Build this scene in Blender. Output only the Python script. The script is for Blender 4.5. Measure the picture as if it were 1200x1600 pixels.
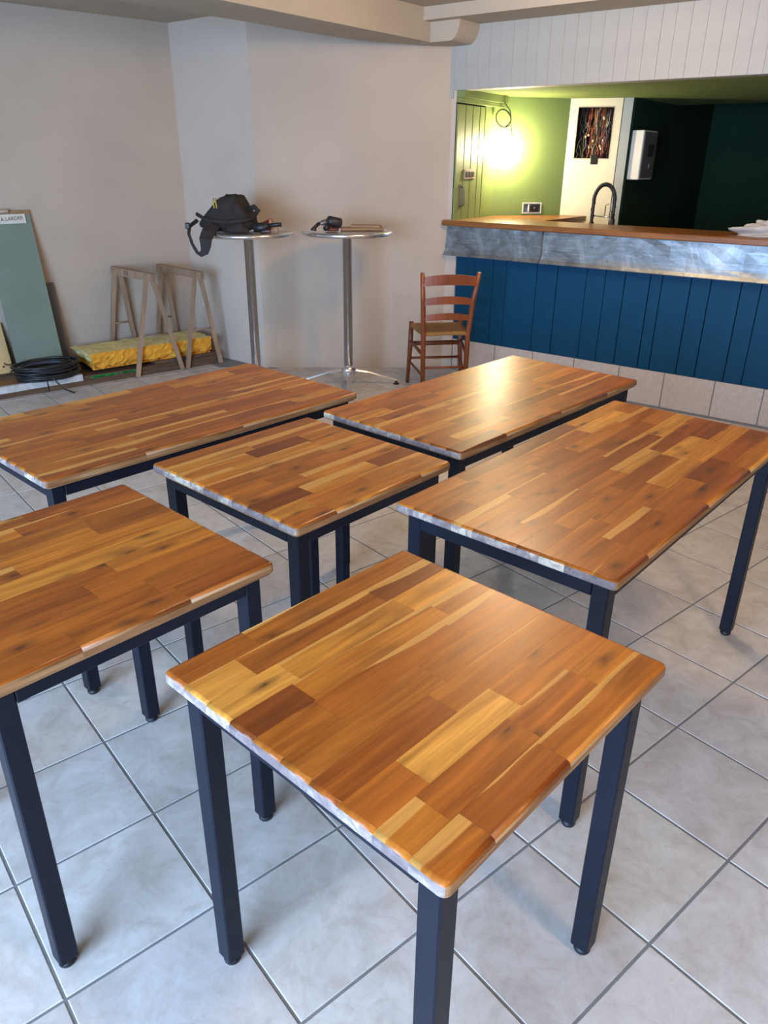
import bpy, bmesh, math, random
from mathutils import Vector, Matrix
R = random.Random(7)
scene = bpy.context.scene
COL = scene.collection
for o in list(bpy.data.objects): bpy.data.objects.remove(o)

# ------------------------------------------------------------ camera
PITCH, ROLL, CAMH, FPX = 0.43677, 0.00967, 1.539, 1174.3
cam = bpy.data.cameras.new('camera'); cam_o = bpy.data.objects.new('camera', cam); COL.objects.link(cam_o)
fw = Vector((0, math.cos(PITCH), -math.sin(PITCH))); rt = Vector((1, 0, 0)); up = rt.cross(fw)
r2 = rt*math.cos(ROLL) + up*math.sin(ROLL); u2 = up*math.cos(ROLL) - rt*math.sin(ROLL)
cam_o.matrix_world = Matrix(((r2.x, u2.x, -fw.x, 0), (r2.y, u2.y, -fw.y, 0), (r2.z, u2.z, -fw.z, CAMH), (0, 0, 0, 1)))
cam.sensor_fit = 'VERTICAL'; cam.sensor_height = 24; cam.lens = FPX/1600*24
cam.clip_start = 0.05
scene.camera = cam_o
# ------------------------------------------------------------ world, lights, exposure
world = bpy.data.worlds.new('world'); scene.world = world; world.use_nodes = True
bg = world.node_tree.nodes['Background']; bg.inputs[0].default_value = (0.55, 0.72, 1.0, 1); bg.inputs[1].default_value = 3.0

def area(name, loc, target, sx, sy, power, color):
    l = bpy.data.lights.new(name, 'AREA'); l.shape = 'RECTANGLE'; l.size = sx; l.size_y = sy
    l.energy = power; l.color = color
    o = bpy.data.objects.new(name, l); COL.objects.link(o); o.location = loc
    o.rotation_euler = (Vector(target)-Vector(loc)).to_track_quat('-Z', 'Y').to_euler()
    return o
WIN = area('window_daylight', (-2.3, -1.75, 1.25), (-1.0, 2.2, 0.45), 2.8, 2.0, 520, (0.405, 0.63, 1.0))
LAMP_P, LAMP_C = (54, 68), (1.0, 0.68, 0.40)
BULB_E = 380
vs = scene.view_settings
vs.view_transform = 'Standard'; vs.look = 'None'; vs.exposure = 0.0; vs.gamma = 1.0; vs.use_curve_mapping = False

# ------------------------------------------------------------ helpers
def link(o, parent=None):
    COL.objects.link(o)
    if parent: o.parent = parent
    return o
def tag(o, label=None, cat=None, group=None, kind=None):
    if label: o['label'] = label
    if cat: o['category'] = cat
    if group: o['group'] = group
    if kind: o['kind'] = kind
    return o
def empty(name, loc=(0, 0, 0), rz=0.0):
    o = bpy.data.objects.new(name, None); o.empty_display_size = 0.05
    link(o); o.location = loc; o.rotation_euler = (0, 0, rz); return o

class MB:
    def __init__(s): s.v = []; s.f = []; s.m = []; s.sm = []
    def add(s, vs, fs, mi=0, smooth=False, M=None):
        b = len(s.v)
        s.v += [tuple(M @ Vector(v)) if M else tuple(v) for v in vs]
        s.f += [tuple(b+i for i in f) for f in fs]; s.m += [mi]*len(fs); s.sm += [smooth]*len(fs); return s
    def box(s, x0, x1, y0, y1, z0, z1, mi=0, M=None):
        vs = [(x, y, z) for z in (z0, z1) for x, y in ((x0, y0), (x1, y0), (x1, y1), (x0, y1))]
        return s.add(vs, [(3, 2, 1, 0), (4, 5, 6, 7), (0, 1, 5, 4), (1, 2, 6, 5), (2, 3, 7, 6), (3, 0, 4, 7)], mi, False, M)
    def cbox(s, x0, x1, y0, y1, z0, z1, c=0.004, mi=0, M=None):      # chamfered box
        X = (x0, x0+c, x1-c, x1); Y = (y0, y0+c, y1-c, y1); Z = (z0, z0+c, z1-c, z1)
        idx = {}; vs = []
        def V(i, j, k):
            if (i, j, k) not in idx: idx[(i, j, k)] = len(vs); vs.append((X[i], Y[j], Z[k]))
            return idx[(i, j, k)]
        fs = []
        for k, r in ((0, 1), (3, 0)):
            q = [V(1, 1, k), V(2, 1, k), V(2, 2, k), V(1, 2, k)]; fs.append(tuple(q[::-1]) if r else tuple(q))
            q = [V(1, k, 1), V(2, k, 1), V(2, k, 2), V(1, k, 2)]; fs.append(tuple(q) if r else tuple(q[::-1]))
            q = [V(k, 1, 1), V(k, 2, 1), V(k, 2, 2), V(k, 1, 2)]; fs.append(tuple(q[::-1]) if r else tuple(q))
        for a in (0, 3):
            for b in (0, 3):
                ia = 1 if a == 0 else 2; ib = 1 if b == 0 else 2
                fs.append((V(a, ib, 1), V(a, ib, 2), V(ia, b, 2), V(ia, b, 1)))
                fs.append((V(a, 1, ib), V(a, 2, ib), V(ia, 2, b), V(ia, 1, b)))
                fs.append((V(1, a, ib), V(2, a, ib), V(2, ia, b), V(1, ia, b)))
                for d in (0, 3):
                    id_ = 1 if d == 0 else 2
                    fs.append((V(a, ib, id_), V(ia, b, id_), V(ia, ib, d)))
        s.fix = True
        return s.add(vs, fs, mi, False, M)
    def prism(s, poly, z0, z1, mi=0, M=None, smooth=False):
        n = len(poly); vs = [(x, y, z0) for x, y in poly]+[(x, y, z1) for x, y in poly]
        fs = [tuple(range(n-1, -1, -1)), tuple(range(n, 2*n))]+[(i, (i+1) % n, n+(i+1) % n, n+i) for i in range(n)]
        return s.add(vs, fs, mi, smooth, M)
    def tube(s, pts, r, seg=8, mi=0, closed=False, M=None, smooth=True, flat=None):
        pts = [Vector(p) for p in pts]; n = len(pts); vs = []; fs = []
        rs = r if isinstance(r, (list, tuple)) else [r]*n
        prev = None
        for i, p in enumerate(pts):
            a = pts[(i-1) % n] if (closed or i) else p; b = pts[(i+1) % n] if (closed or i < n-1) else p
            t = (b-a); t = t.normalized() if t.length > 1e-9 else Vector((0, 0, 1))
            if prev is None:
                x = t.cross(Vector((0, 0, 1)));
                if x.length < 1e-3: x = t.cross(Vector((1, 0, 0)))
            else: x = prev - t*prev.dot(t)
            x.normalize(); prev = x; y = t.cross(x)
            for k in range(seg):
                an = 2*math.pi*k/seg
                q = p + x*(math.cos(an)*rs[i]) + y*(math.sin(an)*rs[i]*(flat or 1)); vs.append(tuple(q))
        m = n if closed else n-1
        for i in range(m):
            for k in range(seg):
                j = (i+1) % n
                fs.append((i*seg+k, i*seg+(k+1) % seg, j*seg+(k+1) % seg, j*seg+k))
        if not closed: fs += [tuple(range(seg-1, -1, -1)), tuple(range((n-1)*seg, n*seg))]
        return s.add(vs, fs, mi, smooth, M)
    def lathe(s, prof, seg=24, mi=0, M=None, smooth=True):
        vs = []; fs = []; n = len(prof)
        for r, z in prof:
            for k in range(seg):
                an = 2*math.pi*k/seg; vs.append((r*math.cos(an), r*math.sin(an), z))
        for i in range(n-1):
            for k in range(seg): fs.append((i*seg+k, i*seg+(k+1) % seg, (i+1)*seg+(k+1) % seg, (i+1)*seg+k))
        fs += [tuple(range(seg-1, -1, -1)), tuple(range((n-1)*seg, n*seg))]
        return s.add(vs, fs, mi, smooth, M)
    def beam(s, a, b, w, h, mi=0, upv=(0, 0, 1), M=None):               # rectangular bar between two points
        a, b = Vector(a), Vector(b); t = (b-a).normalized(); x = t.cross(Vector(upv)).normalized(); y = x.cross(t)
        vs = []
        for p in (a, b):
            for i, j in ((-1, -1), (1, -1), (1, 1), (-1, 1)): vs.append(p + x*(i*w/2)+y*(j*h/2))
        return s.add(vs, [(3, 2, 1, 0), (4, 5, 6, 7), (0, 1, 5, 4), (1, 2, 6, 5), (2, 3, 7, 6), (3, 0, 4, 7)], mi, False, M)
    def mesh(s, name, mats):
        me = bpy.data.meshes.new(name); me.from_pydata(s.v, [], s.f)
        for m in (mats if isinstance(mats, (list, tuple)) else [mats]): me.materials.append(m)
        me.polygons.foreach_set('material_index', s.m); me.polygons.foreach_set('use_smooth', s.sm)
        bm = bmesh.new(); bm.from_mesh(me); bmesh.ops.recalc_face_normals(bm, faces=bm.faces); bm.to_mesh(me); bm.free()
        me.update(); return me
    def obj(s, name, mats, parent=None, loc=(0, 0, 0), rz=0.0, color=None):
        o = bpy.data.objects.new(name, s.mesh(name, mats)); link(o, parent)
        o.location = loc; o.rotation_euler = (0, 0, rz)
        if color: o.color = (*color, 1)
        return o
def inst(name, me, parent=None, loc=(0, 0, 0), rz=0.0, color=None):
    o = bpy.data.objects.new(name, me); link(o, parent); o.location = loc; o.rotation_euler = (0, 0, rz)
    if color: o.color = (*color, 1)
    return o
def T(x, y, z): return Matrix.Translation((x, y, z))
def RZ(a): return Matrix.Rotation(a, 4, 'Z')
def RX(a): return Matrix.Rotation(a, 4, 'X')
def RY(a): return Matrix.Rotation(a, 4, 'Y')

# ------------------------------------------------------------ materials
class NT:
    def __init__(s, name, rough=0.6, metal=0.0, base=(0.5, 0.5, 0.5), spec=0.5):
        s.m = bpy.data.materials.new(name); s.m.use_nodes = True; s.t = s.m.node_tree; s.n = s.t.nodes
        s.b = s.n['Principled BSDF']; s.b.inputs['Roughness'].default_value = rough; s.b.inputs['Metallic'].default_value = metal
        s.b.inputs['Base Color'].default_value = (*base, 1); s.b.inputs['Specular IOR Level'].default_value = spec
    def new(s, t, **kw):
        n = s.n.new(t)
        for k, v in kw.items(): setattr(n, k, v)
        return n
    def L(s, a, b): s.t.links.new(a, b)
    def coord(s, kind='Object', scale=(1, 1, 1), rnd=False):
        tc = s.new('ShaderNodeTexCoord'); mp = s.new('ShaderNodeMapping'); mp.inputs['Scale'].default_value = scale
        s.L(tc.outputs[kind], mp.inputs['Vector'])
        if rnd:
            oi = s.new('ShaderNodeObjectInfo'); mu = s.new('ShaderNodeMath', operation='MULTIPLY'); mu.inputs[1].default_value = 57.3
            s.L(oi.outputs['Random'], mu.inputs[0])
            cb = s.new('ShaderNodeCombineXYZ'); s.L(mu.outputs[0], cb.inputs[0]); s.L(mu.outputs[0], cb.inputs[1]); s.L(mu.outputs[0], cb.inputs[2])
            s.L(cb.outputs[0], mp.inputs['Location'])
        return mp.outputs[0]
    def noise(s, vec, scale, detail=4, rough=0.55, dist=0.0):
        n = s.new('ShaderNodeTexNoise'); n.inputs['Scale'].default_value = scale; n.inputs['Detail'].default_value = detail
        n.inputs['Roughness'].default_value = rough; n.inputs['Distortion'].default_value = dist; s.L(vec, n.inputs['Vector']); return n.outputs['Fac']
    def ramp(s, fac, stops):
        r = s.new('ShaderNodeValToRGB'); e = r.color_ramp.elements
        while len(e) < len(stops): e.new(0.5)
        for i, (p, c) in enumerate(stops): e[i].position = p; e[i].color = (*c, 1) if len(c) == 3 else c
        s.L(fac, r.inputs[0]); return r.outputs[0]
    def mix(s, fac, a, b, mode='MIX'):
        m = s.new('ShaderNodeMix', data_type='RGBA', blend_type=mode)
        for sock, v in ((m.inputs[0], fac), (m.inputs[6], a), (m.inputs[7], b)):
            if hasattr(v, 'is_linked'): s.L(v, sock)
            elif isinstance(v, (int, float)): sock.default_value = v
            else: sock.default_value = (*v, 1)
        return m.outputs[2]
    def math(s, op, a, b=0.0):
        m = s.new('ShaderNodeMath', operation=op)
        for sock, v in ((m.inputs[0], a), (m.inputs[1], b)):
            if hasattr(v, 'is_linked'): s.L(v, sock)
            else: sock.default_value = v
        return m.outputs[0]
    def color(s, out): s.L(out, s.b.inputs['Base Color']); return s
    def bump(s, fac, strength=0.2, dist=0.002):
        b = s.new('ShaderNodeBump'); b.inputs['Strength'].default_value = strength; b.inputs['Distance'].default_value = dist
        s.L(fac, b.inputs['Height']); s.L(b.outputs[0], s.b.inputs['Normal']); return s

def g(v): return (v, v, v)
def simple(name, base, rough=0.6, metal=0.0, var=0.12, scale=14, bump=0.0, spec=0.5, stretch=(1, 1, 1)):
    t = NT(name, rough, metal, base, spec); v = t.coord('Object', stretch)
    f = t.noise(v, scale, 4)
    t.color(t.mix(t.ramp(f, [(0.3, g(0)), (0.7, g(1))]), tuple(c*(1-var) for c in base), tuple(min(1, c*(1+var)) for c in base)))
    if bump: t.bump(t.noise(v, scale*3, 3), bump)
    return t.m

def wood_stave():
    t = NT('oiled_acacia', 0.36, 0, spec=0.40)
    v = t.coord('Object', (1, 1, 1), True); oi = t.new('ShaderNodeObjectInfo')
    mp = t.new('ShaderNodeMapping'); mp.inputs['Scale'].default_value = (1.6, 22, 22); t.L(v, mp.inputs[0])
    mp2 = t.new('ShaderNodeMapping'); mp2.inputs['Scale'].default_value = (6, 160, 160); t.L(v, mp2.inputs[0])
    mp3 = t.new('ShaderNodeMapping'); mp3.inputs['Scale'].default_value = (2.2, 7, 7); t.L(v, mp3.inputs[0])
    broad = t.noise(mp.outputs[0], 1.6, 5, 0.6, 0.8); fine = t.noise(mp2.outputs[0], 1.0, 3); cloud = t.noise(mp3.outputs[0], 1.5, 3, 0.5, 0.6)
    col = t.mix(t.ramp(broad, [(0.3, g(0)), (0.72, g(1))]), t.mix(1.0, oi.outputs['Color'], (0.62, 0.52, 0.42), 'MULTIPLY'),
                t.mix(1.0, oi.outputs['Color'], (1.26, 1.26, 1.2), 'MULTIPLY'))
    col = t.mix(t.ramp(cloud, [(0.54, g(0)), (0.78, g(0.6))]), col, (0.13, 0.045, 0.011))
    # sapwood streak along one edge of some staves
    tc = t.new('ShaderNodeTexCoord'); sx = t.new('ShaderNodeSeparateXYZ'); t.L(tc.outputs['Object'], sx.inputs[0])
    side = t.math('MULTIPLY', sx.outputs[1], 34.0)
    w = t.noise(mp3.outputs[0], 0.9, 2)
    val = t.math('ADD', side, t.math('MULTIPLY', t.math('SUBTRACT', w, 0.5), 2.6))
    thr = t.math('ADD', t.math('MULTIPLY', t.math('FRACT', t.math('MULTIPLY', oi.outputs['Random'], 13.7)), 2.6), 0.10)
    sap = t.ramp(t.math('SUBTRACT', val, thr), [(0.0, g(0)), (0.10, g(0.85))])
    col = t.mix(sap, col, (0.66, 0.33, 0.075))
    # knots
    vo = t.new('ShaderNodeTexVoronoi', feature='F1', voronoi_dimensions='2D'); vo.inputs['Scale'].default_value = 1.0
    mk = t.new('ShaderNodeMapping'); mk.inputs['Scale'].default_value = (5.5, 13, 13); t.L(v, mk.inputs[0]); t.L(mk.outputs[0], vo.inputs['Vector'])
    kd = t.math('ADD', vo.outputs['Distance'], t.math('MULTIPLY', t.noise(mk.outputs[0], 4, 3), 0.16))
    sel = t.math('GREATER_THAN', t.math('FRACT', t.math('MULTIPLY', vo.outputs['Color'], 7.0)), 0.66)
    kn = t.math('MULTIPLY', t.ramp(kd, [(0.08, g(1)), (0.15, g(0.55)), (0.30, g(0))]), sel)
    col = t.mix(t.math('MULTIPLY', kn, 0.85), col, (0.045, 0.014, 0.006))
    col = t.mix(t.math('MULTIPLY', t.ramp(fine, [(0.35, g(1)), (0.6, g(0))]), 0.32), col, t.mix(1.0, col, g(0.45), 'MULTIPLY'))
    t.color(col); t.bump(fine, 0.06, 0.001)
    t.L(t.math('ADD', t.math('MULTIPLY', broad, 0.14), 0.27), t.b.inputs['Roughness'])
    return t.m
def end_grain():
    t = NT('raw_end_grain', 0.75); v = t.coord('Object', (1, 1, 1), True); oi = t.new('ShaderNodeObjectInfo')
    f = t.noise(v, 30, 4, 0.6, 1.5)
    c = t.ramp(t.math('ADD', t.math('MULTIPLY', f, 0.7), t.math('MULTIPLY', oi.outputs['Random'], 0.35)),
               [(0.36, (0.16, 0.118, 0.112)), (0.52, (0.25, 0.195, 0.18)), (0.60, (0.34, 0.27, 0.23)), (0.68, (0.54, 0.46, 0.34))])
    t.color(c); return t.m
def long_edge():
    t = NT('raw_long_edge', 0.6); v = t.coord('Object', (2, 30, 30), True)
    f = t.noise(v, 2, 4, 0.6, 0.5); c = t.ramp(f, [(0.35, (0.20, 0.085, 0.028)), (0.6, (0.33, 0.175, 0.07)), (0.78, (0.48, 0.33, 0.18))])
    t.color(c); return t.m
M_STAVE, M_END, M_EDGE = wood_stave(), end_grain(), long_edge()
def black_metal():
    t = NT('black_powder_coat', 0.42, 0.0, (0.006, 0.008, 0.016), 0.22); v = t.coord('Object')
    f = t.noise(v, 9, 3); t.color(t.ramp(f, [(0.3, (0.005, 0.007, 0.014)), (0.7, (0.008, 0.010, 0.019))])); t.bump(t.noise(v, 500, 2), 0.05, 0.0005); return t.m
M_BLACK = black_metal()
M_RUBBER = simple('black_rubber', (0.008, 0.008, 0.010), 0.55)
def floor_tile():
    t = NT('beige_stoneware', 0.5, 0, spec=0.35); v = t.coord('Object', (1, 1, 1), True); oi = t.new('ShaderNodeObjectInfo')
    a = t.noise(v, 8.5, 8, 0.7, 0.7); b = t.noise(v, 24, 6, 0.7); c2 = t.noise(v, 2.1, 3)
    c = t.ramp(a, [(0.30, (0.44, 0.40, 0.36)), (0.5, (0.555, 0.525, 0.49)), (0.70, (0.65, 0.63, 0.60))])
    c = t.mix(t.ramp(b, [(0.52, g(0)), (0.78, g(0.45))]), c, (0.36, 0.27, 0.21))
    c = t.mix(t.ramp(c2, [(0.5, g(0)), (0.75, g(0.25))]), c, (0.50, 0.42, 0.36))
    c = t.mix(1.0, c, oi.outputs['Color'], 'MULTIPLY'); t.color(c); t.bump(a, 0.08, 0.002); return t.m
M_TILE = floor_tile()
M_GROUT = simple('grey_grout', (0.19, 0.19, 0.19), 0.9)
def plaster(name, base, var=0.05):
    t = NT(name, 0.85, 0, base, 0.25); v = t.coord('Object'); f = t.noise(v, 1.4, 4); h = t.noise(v, 55, 4)
    t.color(t.mix(t.ramp(f, [(0.35, g(0)), (0.65, g(1))]), tuple(c*(1-var) for c in base), tuple(c*(1+var) for c in base))); t.bump(h, 0.08, 0.002); return t.m
M_WALL = plaster('greige_wall_paint', (0.47, 0.375, 0.285))
M_WALLW = plaster('white_wall_paint', (0.58, 0.475, 0.38))
M_CEIL = plaster('cream_ceiling_paint', (0.42, 0.36, 0.275))
M_PLANKW = simple('white_board_paint', (0.375, 0.375, 0.34), 0.6, 0, 0.05, 6, 0.05)
M_GREEN = plaster('leaf_green_paint', (0.175, 0.235, 0.075))
M_GREENP = simple('leaf_green_board_paint', (0.19, 0.245, 0.08), 0.5, 0, 0.05, 5)
M_DIMGREEN = plaster('unlit_green_paint', (0.007, 0.027, 0.012), 0.15)  # the store's lack of light is put into this darkened green
M_BLUE = simple('petrol_blue_paint', (0.0012, 0.048, 0.108), 0.55, 0, 0.16, 5, 0.06, 0.18, (1, 1, 0.25))
M_CREAM = plaster('cream_panel_paint', (0.76, 0.66, 0.47))
M_GAP = simple('dark_joint', (0.01, 0.01, 0.01), 0.9)
def zinc():
    t = NT('worn_zinc', 0.42, 0.85, spec=0.5); v = t.coord('Object', (1, 1, 1)); v2 = t.coord('Object', (1.2, 1, 9))
    a = t.noise(v, 4.5, 7, 0.65, 0.7); b = t.noise(v2, 6, 6, 0.7); d = t.noise(v, 26, 4, 0.7)
    c = t.ramp(a, [(0.3, (0.15, 0.175, 0.19)), (0.5, (0.29, 0.33, 0.355)), (0.68, (0.52, 0.58, 0.62))])
    c = t.mix(t.ramp(b, [(0.5, g(0)), (0.72, g(0.55))]), c, (0.60, 0.66, 0.70))
    c = t.mix(t.ramp(d, [(0.64, g(0)), (0.72, g(0.8))]), c, (0.08, 0.10, 0.11))
    t.color(c); t.L(t.math('ADD', t.math('MULTIPLY', a, 0.3), 0.27), t.b.inputs['Roughness']); t.bump(a, 0.25, 0.006); return t.m
M_ZINC = zinc()
def plain_wood(name, c0, c1, stretch=(1.5, 18, 18), rough=0.5, sc=2.0):
    t = NT(name, rough); v = t.coord('Object', stretch, True); f = t.noise(v, sc, 5, 0.6, 0.5)
    t.color(t.ramp(f, [(0.3, c0), (0.7, c1)])); t.bump(f, 0.08, 0.002); return t.m
M_BARTOP = plain_wood('varnished_bar_top', (0.16, 0.055, 0.013), (0.30, 0.12, 0.03), rough=0.35)
M_CHAIR = plain_wood('cherry_stained_wood', (0.15, 0.034, 0.009), (0.25, 0.062, 0.015), (8, 8, 1.5), 0.38)
def rush():
    t = NT('woven_rush', 0.8); v = t.coord('Object'); f = t.noise(v, 60, 3)
    w = t.new('ShaderNodeTexWave'); w.inputs['Scale'].default_value = 28; w.inputs['Distortion'].default_value = 1.5; t.L(v, w.inputs['Vector'])
    t.color(t.mix(t.math('MULTIPLY', t.math('ADD', f, w.outputs['Fac']), 0.5), (0.22, 0.10, 0.025), (0.36, 0.18, 0.05))); t.bump(w.outputs['Fac'], 0.5, 0.004); return t.m
M_RUSH = rush()
M_TRESTLE = plain_wood('weathered_pine', (0.27, 0.16, 0.092), (0.40, 0.255, 0.155), (12, 12, 1.5), 0.7)
M_DKWOOD = plain_wood('rough_brown_board', (0.05, 0.026, 0.014), (0.14, 0.075, 0.036), (2, 12, 30), 0.8)
M_BRWOOD = plain_wood('orange_brown_board', (0.22, 0.09, 0.03), (0.33, 0.15, 0.06), (2, 12, 30), 0.7)
M_PINE = plain_wood('pale_pine', (0.52, 0.32, 0.12), (0.66, 0.44, 0.20), (14, 14, 1.2), 0.65)
M_CHROME = simple('polished_steel', (0.82, 0.82, 0.84), 0.22, 1.0, 0.04)
M_STEELTOP = simple('brushed_table_steel', (0.42, 0.38, 0.34), 0.33, 0.9, 0.08)
def foam():
    t = NT('yellow_foam', 0.95); v = t.coord('Object'); f = t.noise(v, 18, 5, 0.7)
    t.color(t.ramp(f, [(0.3, (0.52, 0.19, 0.009)), (0.55, (0.70, 0.31, 0.022)), (0.75, (0.80, 0.46, 0.07))])); t.bump(f, 0.5, 0.01); return t.m
def foam_skin():
    t = NT('pale_foam_skin', 0.95); v = t.coord('Object'); f = t.noise(v, 12, 5, 0.7)
    t.color(t.ramp(f, [(0.3, (0.66, 0.52, 0.18)), (0.7, (0.82, 0.72, 0.34))])); t.bump(f, 0.3, 0.008); return t.m
M_FOAM, M_FOAMS = foam(), foam_skin()
M_GREENB = simple('green_plasterboard', (0.165, 0.205, 0.155), 0.7, 0, 0.12, 3, 0.02)
M_GREYB = simple('dark_grey_board', (0.10, 0.095, 0.09), 0.8, 0, 0.12)
M_PAPER = simple('off_white_card', (0.62, 0.57, 0.48), 0.8, 0, 0.06)
M_INK = simple('dark_marker_ink', (0.06, 0.03, 0.02), 0.8)
M_WHITEP = simple('chipped_white_paint', (0.50, 0.48, 0.45), 0.7, 0, 0.18, 30)
M_GSPRAY = simple('green_spray_paint', (0.02, 0.22, 0.04), 0.7, 0, 0.3, 40)
M_CABLE = simple('black_cable_sheath', (0.016, 0.015, 0.015), 0.42)
M_CABLEB = simple('blue_grey_sheath', (0.07, 0.085, 0.13), 0.45)
M_BAG = simple('dark_brown_canvas', (0.017, 0.0125, 0.010), 0.85, 0, 0.35, 20, 0.3)
M_BAGS = simple('brown_webbing', (0.022, 0.017, 0.015), 0.85, 0, 0.2, 60, 0.2)
M_YELLOW = simple('yellow_piping', (0.45, 0.34, 0.05), 0.7)
M_RED = simple('red_plastic', (0.38, 0.02, 0.018), 0.4)
M_DKRED = simple('dark_red_plastic', (0.07, 0.012, 0.012), 0.45)
M_TAN = simple('tan_card', (0.46, 0.36, 0.26), 0.8)
M_KRAFT = plain_wood('brown_offcut', (0.22, 0.12, 0.055), (0.33, 0.20, 0.10), (3, 14, 20), 0.7)
M_TOOL = simple('black_tool_plastic', (0.014, 0.013, 0.012), 0.45)
M_TOOLG = simple('grey_tool_metal', (0.16, 0.15, 0.14), 0.4, 0.6)
M_WPLASTIC = simple('white_plastic', (0.66, 0.62, 0.55), 0.45, 0, 0.03)
M_CLOTH = simple('crumpled_grey_cloth', (0.50, 0.46, 0.42), 0.95, 0, 0.12, 20, 0.4)
M_OUTLET = simple('blue_grey_box', (0.06, 0.09, 0.13), 0.5)
M_COPPER = simple('copper_brass', (0.55, 0.25, 0.10), 0.3, 1.0)
WIRES = [simple('wire_'+n, c, 0.5) for n, c in (('orange', (0.32, 0.10, 0.03)), ('brown', (0.14, 0.06, 0.025)), ('grey', (0.33, 0.30, 0.26)), ('olive', (0.26, 0.21, 0.06)), ('black', (0.015, 0.012, 0.01)), ('ivory', (0.6, 0.5, 0.34)), ('red', (0.30, 0.04, 0.025)))]
mb_ = NT('glowing_bulb', 0.5, 0, (1, 0.9, 0.7)); mb_.b.inputs['Emission Color'].default_value = (1.0, 0.84, 0.56, 1); mb_.b.inputs['Emission Strength'].default_value = BULB_E
M_BULB = mb_.m

# ------------------------------------------------------------ room shell
CEIL = 2.46
CORN = Vector((-1.65, 6.62)); WA = math.atan2(0.653, 0.757)          # left wall corner and heading
WX = Vector((0.757, 0.653)); WY = Vector((-0.653, 0.757))
PIL = Vector((-0.98, 6.078))
BO = Vector((0.539, 6.071)); BA = math.atan2(-0.60584, 0.79559)      # bar origin and heading
BX = Vector((0.79559, -0.60584)); BY = Vector((0.60584, 0.79559))    # along the bar, behind the bar
def B(s, y): return BO+BX*s+BY*y
WEND = B(-0.10, 0); LFAR = CORN - WX*5.2
BEND = B(3.6, 0)
RB = Vector((4.2, -1.9)); LB = Vector((-5.6, -1.9))
room = [LB, RB, Vector((4.2, BEND.y)), BEND, WEND, PIL, CORN, LFAR, Vector((-5.6, LFAR.y))]

fl = MB().prism([(p.x, p.y) for p in [LB+Vector((-.2, -.2)), RB+Vector((.2, -.2)), Vector((4.4, 9.5)), Vector((-5.8, 9.5))]], -0.12, -0.0018).obj('floor', M_GROUT)
tag(fl, kind='structure')
TS, TOX, TOY, TA = 0.34032, -0.37204, 1.17372, 0.69573
def inside(p, poly):
    c = False; n = len(poly)
    for i in range(n):
        a, b = poly[i], poly[(i+1) % n]
        if (a.y > p.y) != (b.y > p.y) and p.x < (b.x-a.x)*(p.y-a.y)/(b.y-a.y)+a.x: c = not c
    return c
def seen(p):
    d = Vector((p.x, p.y, -CAMH)); z = d.dot(fw)
    if z < 0.2: return False
    x = d.dot(r2)/z*FPX; y = d.dot(u2)/z*FPX
    return abs(x) < 600+230/z and abs(y) < 800+260/z
e1 = Vector((math.cos(TA), math.sin(TA))); e2 = Vector((math.sin(TA), -math.cos(TA)))
h = TS/2-0.0032; c_ = 0.0016
tile_me = MB().add([(-h, -h, -0.008), (h, -h, -0.008), (h, h, -0.008), (-h, h, -0.008), (-h, -h, -c_), (h, -h, -c_), (h, h, -c_), (-h, h, -c_),
                    (-h+c_, -h+c_, 0), (h-c_, -h+c_, 0), (h-c_, h-c_, 0), (-h+c_, h-c_, 0)],
                   [(0, 1, 5, 4), (1, 2, 6, 5), (2, 3, 7, 6), (3, 0, 4, 7), (4, 5, 9, 8), (5, 6, 10, 9), (6, 7, 11, 10), (7, 4, 8, 11), (8, 9, 10, 11)]).mesh('tile', M_TILE)
hexroom = [Vector((p.x, p.y)) for p in room]
rest = MB(); cand = []
def clip_poly(poly, a, b):                                           # keep left of a->b
    out = []; n = len(poly); d = b-a
    side = lambda p: d.x*(p.y-a.y)-d.y*(p.x-a.x)
    for i in range(n):
        p, q = poly[i], poly[(i+1) % n]; sp, sq = side(p), side(q)
        if sp >= 0: out.append(p)
        if (sp >= 0) != (sq >= 0): out.append(p+(q-p)*(sp/(sp-sq)))
    return out
for i in range(-22, 24):
    for j in range(-24, 16):
        o2 = Vector((TOX, TOY)) + e1*(TS*(i+0.5)) + e2*(TS*(j+0.5))
        cs = [o2+e1*(a*h)+e2*(b*h) for a, b in ((-1, -1), (-1, 1), (1, 1), (1, -1))]
        ins = [inside(c, hexroom) for c in cs]
        if not any(ins): continue
        cand.append((o2, cs, all(ins)))
vis = sorted([c for c in cand if seen(c[0])], key=lambda c: c[0].length)[:300]
visset = {id(c) for c in vis}
for c in cand:
    o2, cs, full = c
    tone = R.uniform(0.93, 1.05); colr = (tone, tone*R.uniform(.985, 1.0), tone*R.uniform(.97, 1.0))
    if id(c) in visset and full:
        inst('tile', tile_me, fl, (o2.x, o2.y, R.uniform(-.0004, .0004)), TA + R.choice((0, 1, 2, 3))*math.pi/2, colr)
        continue
    poly = [Vector(p) for p in (cs if (cs[1]-cs[0]).cross(cs[2]-cs[1]) > 0 else cs[::-1])]
    if not full:
        for a, b in ((BEND, WEND), (WEND, PIL), (PIL, CORN) if False else (WEND, PIL), (CORN, LFAR), (LB, RB), (RB, RB+Vector((0, 5)))):
            if len(poly) > 2: poly = clip_poly(poly, a, b)
        if len(poly) > 2 and o2.x < -0.75 and o2.y > 5.8: poly = clip_poly(poly, PIL, CORN)
    if len(poly) < 3: continue
    if id(c) in visset:
        MB().prism([(p.x-o2.x, p.y-o2.y) for p in poly], -0.008, 0.0).obj('tile', M_TILE, fl, (o2.x, o2.y, 0), 0, colr)
    else: rest.prism([(p.x, p.y) for p in poly], -0.008, 0.0)
ro = rest.obj('tile_field', M_TILE, fl); tag(ro, kind='stuff')

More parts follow.
